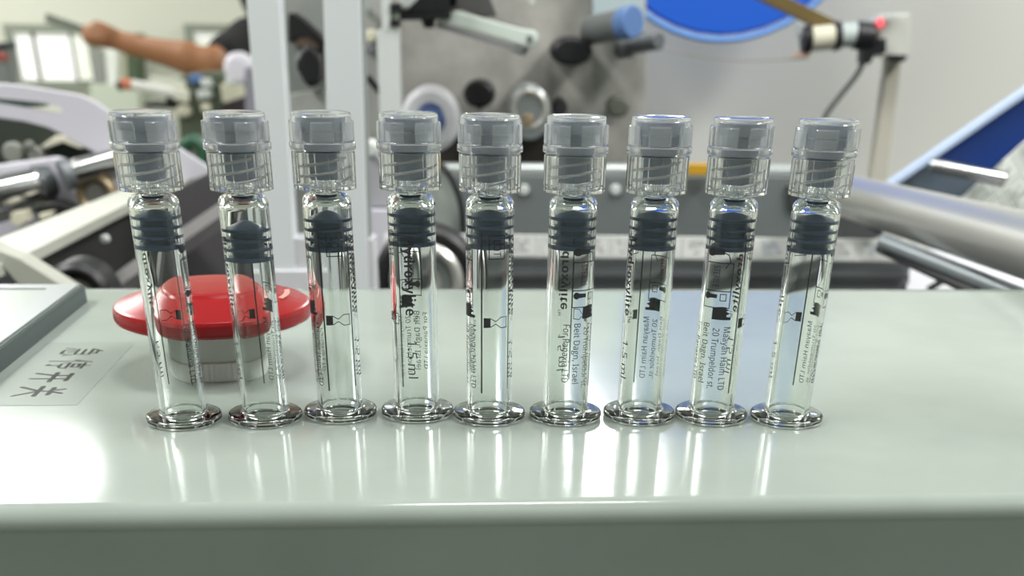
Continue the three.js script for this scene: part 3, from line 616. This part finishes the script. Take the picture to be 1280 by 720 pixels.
assembly('sensor', 'black and cream tube-shaped sensor with a black plug and cable', 'sensor', [
  ['barrel', rod([0.312, 1.0259, -0.985], [0.337, 1.0283, -0.985], 0.0108), M.cream], ['lens_ring', rod([0.3049, 1.0252, -0.985], [0.3128, 1.0259, -0.985], 0.0118, 0.0122), M.black],
  ['middle_ring', rod([0.3354, 1.0283, -0.985], [0.3416, 1.0291, -0.985], 0.0125), M.black], ['sleeve', rod([0.3408, 1.0291, -0.985], [0.3588, 1.0307, -0.985], 0.0105), std(0xb9c2bf, 0.4)],
  ['plug', rod([0.3558, 1.03, -0.985], [0.3751, 1.0289, -0.985], 0.0125, 0.0118), M.black], ['elbow', slab([[0.3639, 1.0267], [0.3859, 1.0277], [0.3882, 1.0155], [0.3774, 1.014], [0.3741, 1.0058], [0.3662, 1.0056]], -0.978, 0.02, 0.001), M.black],
  ['cable', tube([[0.3713, 1.011, -0.988], [0.3658, 0.997, -0.988], [0.3515, 0.9771, -0.988], [0.3404, 0.9604, -0.988], [0.3351, 0.9404, -0.99], [0.3386, 0.8875, -0.99]], 0.0026), std(0x454944, 0.5)],
  ['shield', slab([[0.2941, 1.0425], [0.3062, 1.036], [0.3043, 1.0279], [0.2988, 1.0271]], -0.984, 0.002), std(0xaeb2b6, 0.3)], ['reflector', bar([0.2981, 1.0121, -0.985], [0.314, 1.013, -0.985], 0.004, 0.006), std(0xd8b49c, 0.5)],
]);
assembly('blue_guide_board', 'slanting blue board with a pale edge at the right', 'board', [
  ['board', slab([[0.3461, 0.9428], [0.4453, 1.0221], [0.4719, 0.9305], [0.4002, 0.9319]], -0.69, 0.01, 0.001), M.navy],
  ['lower_board', slab([[0.3158, 0.924], [0.3453, 0.943], [0.3987, 0.9344], [0.4402, 0.9244], [0.45, 0.8884], [0.3772, 0.8875]], -0.688, 0.012, 0.001), M.slate],
  ['edge', bar([0.3123, 0.9253, -0.686], [0.4437, 1.0211, -0.686], 0.0042, 0.012), M.paleBlue],
]);
single('short_chrome_rod', 'short chrome rod lying across the slanting blue board', 'rod', rod([0.3414, 0.9441, -0.67], [0.3899, 0.9378, -0.64], 0.0052), M.chrome);
{
  const cv = document.createElement('canvas'); cv.width = 512; cv.height = 512; const c = cv.getContext('2d');
  c.fillStyle = '#eef1ea'; c.fillRect(0, 0, 512, 512);
  for (let i = 0; i < 5; i++) for (let j = 0; j < 5; j++) {  // printed labels on the sheet
    const x = 20 + i * 100, y = 16 + j * 100; c.strokeStyle = '#a9b0a6'; c.lineWidth = 4; c.strokeRect(x, y, 84, 84);
    for (let k = 0; k < 6; k++) { c.fillStyle = ['#8f968c', '#a4aaa0', '#70766e'][k % 3]; c.fillRect(x + 8, y + 8 + k * 12, 20 + rand() * 46, 6); }
  }
  const map = new THREE.CanvasTexture(cv); map.colorSpace = THREE.SRGBColorSpace; map.magFilter = THREE.LinearFilter;
  const g = slab([[0.3637, 0.9187], [0.439, 0.9957], [0.4688, 0.893], [0.3966, 0.898]], -0.66, 0.003, 0.0005), p = g.attributes.position, uv = g.attributes.uv;
  for (let i = 0; i < p.count; i++) { const u = p.getX(i) * 0.74 + p.getY(i) * 0.67, v = -p.getX(i) * 0.67 + p.getY(i) * 0.74; uv.setXY(i, u * 9, v * 9); }
  map.wrapS = map.wrapT = THREE.RepeatWrapping;
  single('label_sheet', 'pale sheet of printed labels lying on the slanting board', 'label sheet', g, new THREE.MeshStandardMaterial({ map, roughness: 0.4 }));
}
assembly('silver_roller', 'big satin silver roller slanting down at the right edge', 'roller', [
  ['drum', rod([0.2254, 0.9408, -0.5258], [0.2155, 0.9606, -0.1632], 0.0122), M.satin], ['end_collar', rod([0.2233, 0.9399, -0.5545], [0.2257, 0.9408, -0.5246], 0.0105), M.midGrey], ['axle', rod([0.2197, 0.939, -0.5892], [0.2235, 0.94, -0.5511], 0.004), M.satin],
]);
single('grey_rod', 'grey steel rod running down under the big silver roller', 'rod', rod([0.202, 0.9391, -0.3379], [0.2268, 0.9359, -0.2123], 0.0036), std(0x8f969a, 0.35, 0.4));
single('dark_rod', 'dark slim rod just below the grey steel rod', 'rod', rod([0.2039, 0.9346, -0.3468], [0.2196, 0.9313, -0.2507], 0.0026), M.dark);
single('pale_strip', 'pale lilac strip between the silver roller and the grey rod', 'strip', deck([[0.3157, -0.5739], [0.3447, -0.5794], [0.3638, -0.4605], [0.3414, -0.4112], [0.3293, -0.4337]], 0.898, 0.006, 0.001), M.white);
single('white_block', 'small white block at the right end of the dark apron', 'block', deck([[0.3173, -0.6107], [0.3532, -0.6066], [0.3246, -0.4942], [0.2751, -0.4912]], 0.884, 0.02, 0.001), M.white);
single('black_cable', 'short curved black cable below the silver roller', 'cable', tube([[0.2931, 0.8845, -0.5], [0.3017, 0.8898, -0.5], [0.3131, 0.8919, -0.5], [0.3233, 0.89, -0.5], [0.334, 0.884, -0.5]], 0.0022), M.black);
single('thin_stay', 'thin dark stay above the right end of the printed tape', 'stay', bar([0.2452, 0.9267, -0.515], [0.26, 0.917, -0.515], 0.004, 0.004), M.dark);

// ---------------------------------------------------------------- far end of the room, at the left
const MULLION = std(0x6f766a, 0.6);
function windowInWall(n, o, panes, frameMat) {
  const zf = RZ0 + 0.02, g = [], hole = 0.02;
  const f = struct(`window_${n}`, [box(o[0], o[1], o[2], o[2] + 0.05, RZ0, zf + 0.03), box(o[0], o[1], o[3] - 0.05, o[3], RZ0, zf + 0.03), box(o[0], o[0] + 0.06, o[2] + 0.05, o[3] - 0.05, RZ0, zf + 0.03), box(o[1] - 0.06, o[1], o[2] + 0.05, o[3] - 0.05, RZ0, zf + 0.03)], frameMat);
  const sorted = panes.filter((p) => p[2] === panes[0][2] || panes.length > 2);
  for (let i = 0; i + 1 < sorted.length; i++) { const m = new THREE.Mesh(box(sorted[i][1], sorted[i + 1][0], o[2] + 0.05, o[3] - 0.05, RZ0, zf + 0.01), MULLION); m.name = 'mullion'; f.add(m); }
  for (const [x0, x1, y0, y1, m] of panes) { const p = new THREE.Mesh(box(x0, x1, y0, y1, RZ0 + 0.005, zf), m); p.name = 'pane'; f.add(p); }
  return f;
}
const litPane = new THREE.MeshStandardMaterial({ color: 0xffffff, emissive: 0xfffef8, emissiveIntensity: 0.3, roughness: 0.5 });
const dimPane = new THREE.MeshStandardMaterial({ color: 0xe8eae0, emissive: 0xf4f6ea, emissiveIntensity: 0.35, roughness: 0.5 });
const FRAME = std(0x8d9386, 0.6);
{
  const px = (x, y) => { const a = [-3.5338, 1.1544, -8.97], b = [-2.9642, 1.1628, -8.97], c = [-3.6488, 0.6535, -8.97]; return [a[0] + (b[0] - a[0]) * x / 100 + (c[0] - a[0]) * y / 100, a[1] + (c[1] - a[1]) * y / 100 + (b[1] - a[1]) * x / 100]; };
  const rect = (x0, x1, y0, y1) => { const a = px(x0, y1), b = px(x1, y0); return [a[0], b[0], a[1], b[1]]; };
  windowInWall(1, rect(20, 118, 31, 110), [[...rect(28, 42, 38, 102), litPane], [...rect(51, 89, 38, 102), litPane], [...rect(99, 114, 40, 100), dimPane]], FRAME);
  windowInWall(2, rect(240, 292, 30, 66), [[...rect(245, 286, 35, 48), litPane], [...rect(245, 286, 50, 63), dimPane]], FRAME);
}
assembly('wall_cabinet', 'grey and white cabinet with a dark green side against the far wall', 'cabinet', [
  ['grey_door', slab([[-2.8686, 0.8523], [-2.7651, 0.8636], [-2.7874, 0.645], [-2.8734, 0.6438]], -8.7, 0.2, 0.01), std(0x8f918c, 0.6)], ['white_door', slab([[-2.7633, 0.8734], [-2.6634, 0.8651], [-2.7031, 0.6361], [-2.7834, 0.635]], -8.7, 0.2, 0.01), std(0xe6e8e2, 0.5)],
  ['side_panel', slab([[-2.593, 0.9633], [-2.5089, 0.9645], [-2.5551, 0.6487], [-2.6296, 0.6476]], -8.69, 0.2, 0.01), std(0x4a5a42, 0.6)], ['edge_panel', slab([[-2.6469, 0.9432], [-2.5947, 0.9536], [-2.6296, 0.6476], [-2.6926, 0.6467]], -8.69, 0.2, 0.01), std(0xa8aa94, 0.6)],
  ['plinth', slab([[-2.9059, 0.6534], [-2.5563, 0.6583], [-2.6525, 0.0718], [-3.0156, 0.067]], -8.7, 0.2, 0.01), std(0xc3c9ba, 0.6)],
]);
assembly('far_machine', 'dark machine with a red knob cut off by the left edge', 'machine', [
  ['head', slab([[-1.848, 0.9623], [-1.7138, 0.9643], [-1.7182, 0.9448], [-1.8533, 0.9405]], -4.2, 0.1, 0.005), std(0x23242c, 0.5)], ['red_knob', knob([-1.7395, 0.9203, -4.19], 0.013, 0.05, 0.4), std(0x9a3f34, 0.5)],
  ['body', slab([[-1.8563, 0.9451], [-1.7243, 0.947], [-1.741, 0.8482], [-1.8245, 0.4526], [-1.9773, 0.4506]], -4.21, 0.1, 0.005), std(0x767a78, 0.6)], ['stand', box(-1.62, -1.45, 0, 0.45, -4.3, -4.2), std(0x5c605c, 0.6)],
]);
// cluttered bench machine under the arm
assembly('bench_machine', 'cluttered olive and cream bench machine under the person’s arm', 'machine', [
  ['frame', slab([[-0.7396, 0.919], [-0.6976, 0.9324], [-0.6497, 0.9363], [-0.5592, 0.9312], [-0.5797, 0.7469], [-0.7428, 0.7448], [-0.7344, 0.8542]], -2.6, 0.15, 0.006), M.olive],
  ['cream_panel', slab([[-0.6248, 0.9118], [-0.6002, 0.9201], [-0.5723, 0.9093], [-0.5734, 0.8836], [-0.5913, 0.872], [-0.6237, 0.8764]], -2.58, 0.02, 0.003), M.cream],
  ['cream_block', slab([[-0.6722, 0.9239], [-0.6468, 0.9242], [-0.6416, 0.9084], [-0.6675, 0.9048]], -2.58, 0.03, 0.003), M.offWhite], ['cream_block', slab([[-0.6809, 0.8998], [-0.6495, 0.9035], [-0.6463, 0.8858], [-0.6797, 0.8821]], -2.58, 0.03, 0.003), M.offWhite], ['cream_block', slab([[-0.6753, 0.8741], [-0.6515, 0.8744], [-0.6538, 0.8565], [-0.674, 0.8562]], -2.58, 0.03, 0.003), M.cream],
  ['blue_block', slab([[-0.6931, 0.9299], [-0.6675, 0.9319], [-0.6678, 0.916], [-0.6919, 0.9125]], -2.58, 0.03, 0.003), std(0x4f6fa6, 0.5)],
  ['white_knob', knob([-0.7167, 0.8575, -2.575], 0.017, 0.03, 0.5, 0.7), M.cream], ['dark_tray', slab([[-0.8048, 0.8737], [-0.7576, 0.8711], [-0.751, 0.8906], [-0.7253, 0.8909], [-0.7298, 0.86], [-0.8064, 0.8639]], -2.585, 0.1, 0.004), std(0x1e1e22, 0.5)],
  ['dark_pocket', slab([[-0.6274, 0.8732], [-0.5591, 0.8936], [-0.5627, 0.8611], [-0.6363, 0.8601]], -2.578, 0.01, 0.002), std(0x2c2026, 0.6)],
  ['leg', box(-0.74, -0.70, 0, 0.84, -2.7, -2.62), std(0x4a4e48, 0.6)], ['leg', box(-0.62, -0.58, 0, 0.84, -2.7, -2.62), std(0x4a4e48, 0.6)],
]);
assembly('tube_lamp', 'white tube with an orange end lying across the bench machine', 'tube', [
  ['tube', rod([-0.8151, 0.9107, -2.54], [-0.6889, 0.8919, -2.54], 0.011), M.warmWhite], ['orange_end', rod([-0.836, 0.9135, -2.54], [-0.8116, 0.9099, -2.54], 0.0115), std(0xc07050, 0.5)], ['black_end', rod([-0.8461, 0.9071, -2.54], [-0.8327, 0.912, -2.54], 0.0105), M.black],
  ['arm', bar([-0.7761, 0.9199, -2.56], [-0.6981, 0.9115, -2.56], 0.016, 0.012), std(0xd3d4c6, 0.5)], ['tip', bar([-0.7206, 0.8962, -2.54], [-0.6893, 0.8887, -2.54], 0.026, 0.02), M.cream],
]);
assembly('thread_cone', 'round white reel standing at the person’s elbow', 'reel', [
  ['reel', knob([-0.5561, 0.9481, -2.45], 0.0311, 0.05, 0.5), std(0xdcd8e2, 0.5)], ['holder', [bar([-0.5284, 0.9512, -2.46], [-0.5414, 0.8015, -2.46], 0.022, 0.02), box(-0.575, -0.545, 0, 0.86, -2.475, -2.45)], std(0x8d8b96, 0.5)], ['foot', slab([[-0.5858, 0.931], [-0.5619, 0.9283], [-0.567, 0.9146], [-0.5836, 0.9204]], -2.45, 0.02, 0.003), M.offWhite],
]);

// ---------------------------------------------------------------- the person reaching across, seated beyond the machine
function surface(bones, cell, blend) {
  const lo = new THREE.Vector3(1e9, 1e9, 1e9), hi = lo.clone().negate();
  for (const [a, b, r, q] of bones) for (const [p, k] of [[a, r], [b, q]]) { lo.min(V(p).addScalar(-k - 0.03)); hi.max(V(p).addScalar(k + 0.03)); }
  const size = hi.clone().sub(lo), s = Math.max(size.x, size.y, size.z), n = Math.min(150, Math.ceil(s / cell) + 4), mc = new MarchingCubes(n, new THREE.MeshBasicMaterial(), false, false, 400000), c = lo.clone().add(hi).multiplyScalar(0.5), half = s / 2 * 1.04;
  const B = bones.map(([a, b, r, q]) => { const A = V(a), d = V(b).sub(A); return [A, d, Math.max(d.lengthSq(), 1e-9), r, q]; }), p = new THREE.Vector3(), w = new THREE.Vector3();
  for (let k = 0; k < n; k++) for (let j = 0; j < n; j++) for (let i = 0; i < n; i++) {
    p.set((i - n / 2) / (n / 2), (j - n / 2) / (n / 2), (k - n / 2) / (n / 2)).multiplyScalar(half).add(c);
    let sum = 0; for (const [A, d, l2, r, q] of B) { w.copy(p).sub(A); const t = Math.min(1, Math.max(0, w.dot(d) / l2)); sum += Math.exp(-(w.addScaledVector(d, -t).length() - r - (q - r) * t) / blend); }
    mc.field[k * n * n + j * n + i] = Math.log(Math.max(sum, 1e-30)) * blend;
  }
  mc.isolation = 0; mc.update();
  const g = new THREE.BufferGeometry(), m = mc.count;
  g.setAttribute('position', new THREE.BufferAttribute(mc.positionArray.slice(0, m * 3), 3)); g.setAttribute('normal', new THREE.BufferAttribute(mc.normalArray.slice(0, m * 3), 3));
  return g.scale(half, half, half).translate(c.x, c.y, c.z);
}
{
  const sh = [-0.8386, 0.9709, -4.08], el = [-0.9324, 0.9173, -3.88], wr = [-1.1946, 0.9678, -3.9], hd = [-1.2813, 0.9935, -3.9];
  const hip = [sh[0] + 0.17, 0.47, -4.15], neck = [sh[0] + 0.07, sh[1] + 0.07, -4.16], head = [sh[0] + 0.03, sh[1] + 0.245, -4.15];
  const sh2 = [sh[0] + 0.2, sh[1] - 0.01, -4.28], el2 = [sh2[0] + 0.02, sh2[1] - 0.27, -4.2], wr2 = [el2[0] - 0.18, el2[1] + 0.02, -4.02];
  const knee1 = [hip[0] - 0.36, 0.49, -4.02], knee2 = [hip[0] - 0.36, 0.49, -4.26], foot1 = [knee1[0] + 0.02, 0.07, -4.02], foot2 = [knee2[0] + 0.02, 0.07, -4.26];
  const chest = [sh[0] + 0.12, sh[1] - 0.12, -4.16], mix = (a, b, t) => a.map((v, i) => v + (b[i] - v) * t);
  const t = thing('person', 'person in a black T-shirt with one bare arm stretched out, holding a grey bar', 'person', [hip[0], 0, hip[2]]);
  const fist = mix(wr, hd, 0.9), f = (dx, dy, dz) => [fist[0] + dx, fist[1] + dy, fist[2] + dz], fingers = [];
  for (let k = 0; k < 4; k++) { const o = 0.02 - k * 0.02; fingers.push([f(o, 0.012, 0.012), f(o - 0.01, 0.017, 0.034), 0.0095, 0.009], [f(o - 0.01, 0.017, 0.034), f(o - 0.01, -0.006, 0.044), 0.009, 0.0085], [f(o - 0.01, -0.006, 0.044), f(o - 0.006, -0.02, 0.03), 0.0085, 0.008]); }
  const bones = [
    [neck, mix(neck, head, 0.6), 0.055, 0.055], [head, [head[0] - 0.02, head[1] - 0.06, head[2]], 0.085, 0.065], [neck, chest, 0.07, 0.13], [chest, hip, 0.13, 0.14], [sh, sh2, 0.06, 0.06],
    [sh, el, 0.052, 0.043], [el, mix(el, wr, 0.3), 0.043, 0.046], [mix(el, wr, 0.3), wr, 0.046, 0.029], [wr, fist, 0.029, 0.03], [fist, f(-0.035, 0, 0), 0.03, 0.024], ...fingers, [f(0.03, 0.012, 0.02), f(-0.012, 0.034, 0.034), 0.0115, 0.01],
    [sh2, el2, 0.052, 0.043], [el2, wr2, 0.043, 0.028], [wr2, [wr2[0] - 0.08, wr2[1], wr2[2] + 0.02], 0.03, 0.03],
    [hip, knee1, 0.085, 0.058], [hip, knee2, 0.085, 0.058], [knee1, foot1, 0.052, 0.042], [knee2, foot2, 0.052, 0.042], [foot1, [foot1[0] - 0.14, 0.04, foot1[2]], 0.042, 0.035], [foot2, [foot2[0] - 0.14, 0.04, foot2[2]], 0.042, 0.035],
  ];
  const body = part('body', surface(bones, 0.0095, 0.006), M.skin, t);
  part('t_shirt', surface([[neck, chest, 0.075, 0.152], [chest, hip, 0.152, 0.165], [sh, sh2, 0.07, 0.07], [sh, mix(sh, el, 0.6), 0.07, 0.066], [sh2, mix(sh2, el2, 0.6), 0.075, 0.066]], 0.013, 0.016), M.shirt, t);
  part('trousers', surface([[hip, knee1, 0.105, 0.074], [hip, knee2, 0.105, 0.074], [knee1, [foot1[0], 0.12, foot1[2]], 0.07, 0.062], [knee2, [foot2[0], 0.12, foot2[2]], 0.07, 0.062]], 0.013, 0.014), M.trousers, t);
  part('hair', surface([[[head[0] + 0.015, head[1] + 0.02, head[2]], [head[0] + 0.03, head[1] - 0.09, head[2]], 0.1, 0.08], [[head[0] - 0.03, head[1] + 0.04, head[2] + 0.02], [head[0] + 0.02, head[1] - 0.13, head[2] + 0.03], 0.075, 0.06]], 0.011, 0.015), M.hair, t);
  const a = [-1.4432, 1.0401, -3.9], bEnd = [fist[0] - 0.005, fist[1], fist[2] + 0.036];
  single('grey_bar', 'flat grey-green bar held out in the person’s hand', 'bar', bar([a[0], a[1], a[2] + 0.036], bEnd, 0.026, 0.009), std(0x6f756c, 0.5));
  assembly('stool', 'grey work stool under the seated person', 'stool', [
    ['seat', rod([hip[0] + 0.06, 0.25, hip[2]], [hip[0] + 0.06, 0.29, hip[2]], 0.16), M.midGrey], ['pole', rod([hip[0] + 0.06, 0.03, hip[2]], [hip[0] + 0.06, 0.25, hip[2]], 0.025), M.satin], ['foot', rod([hip[0] + 0.06, 0, hip[2]], [hip[0] + 0.06, 0.03, hip[2]], 0.15), M.black],
  ]);
}

renderer.render(scene, camera);
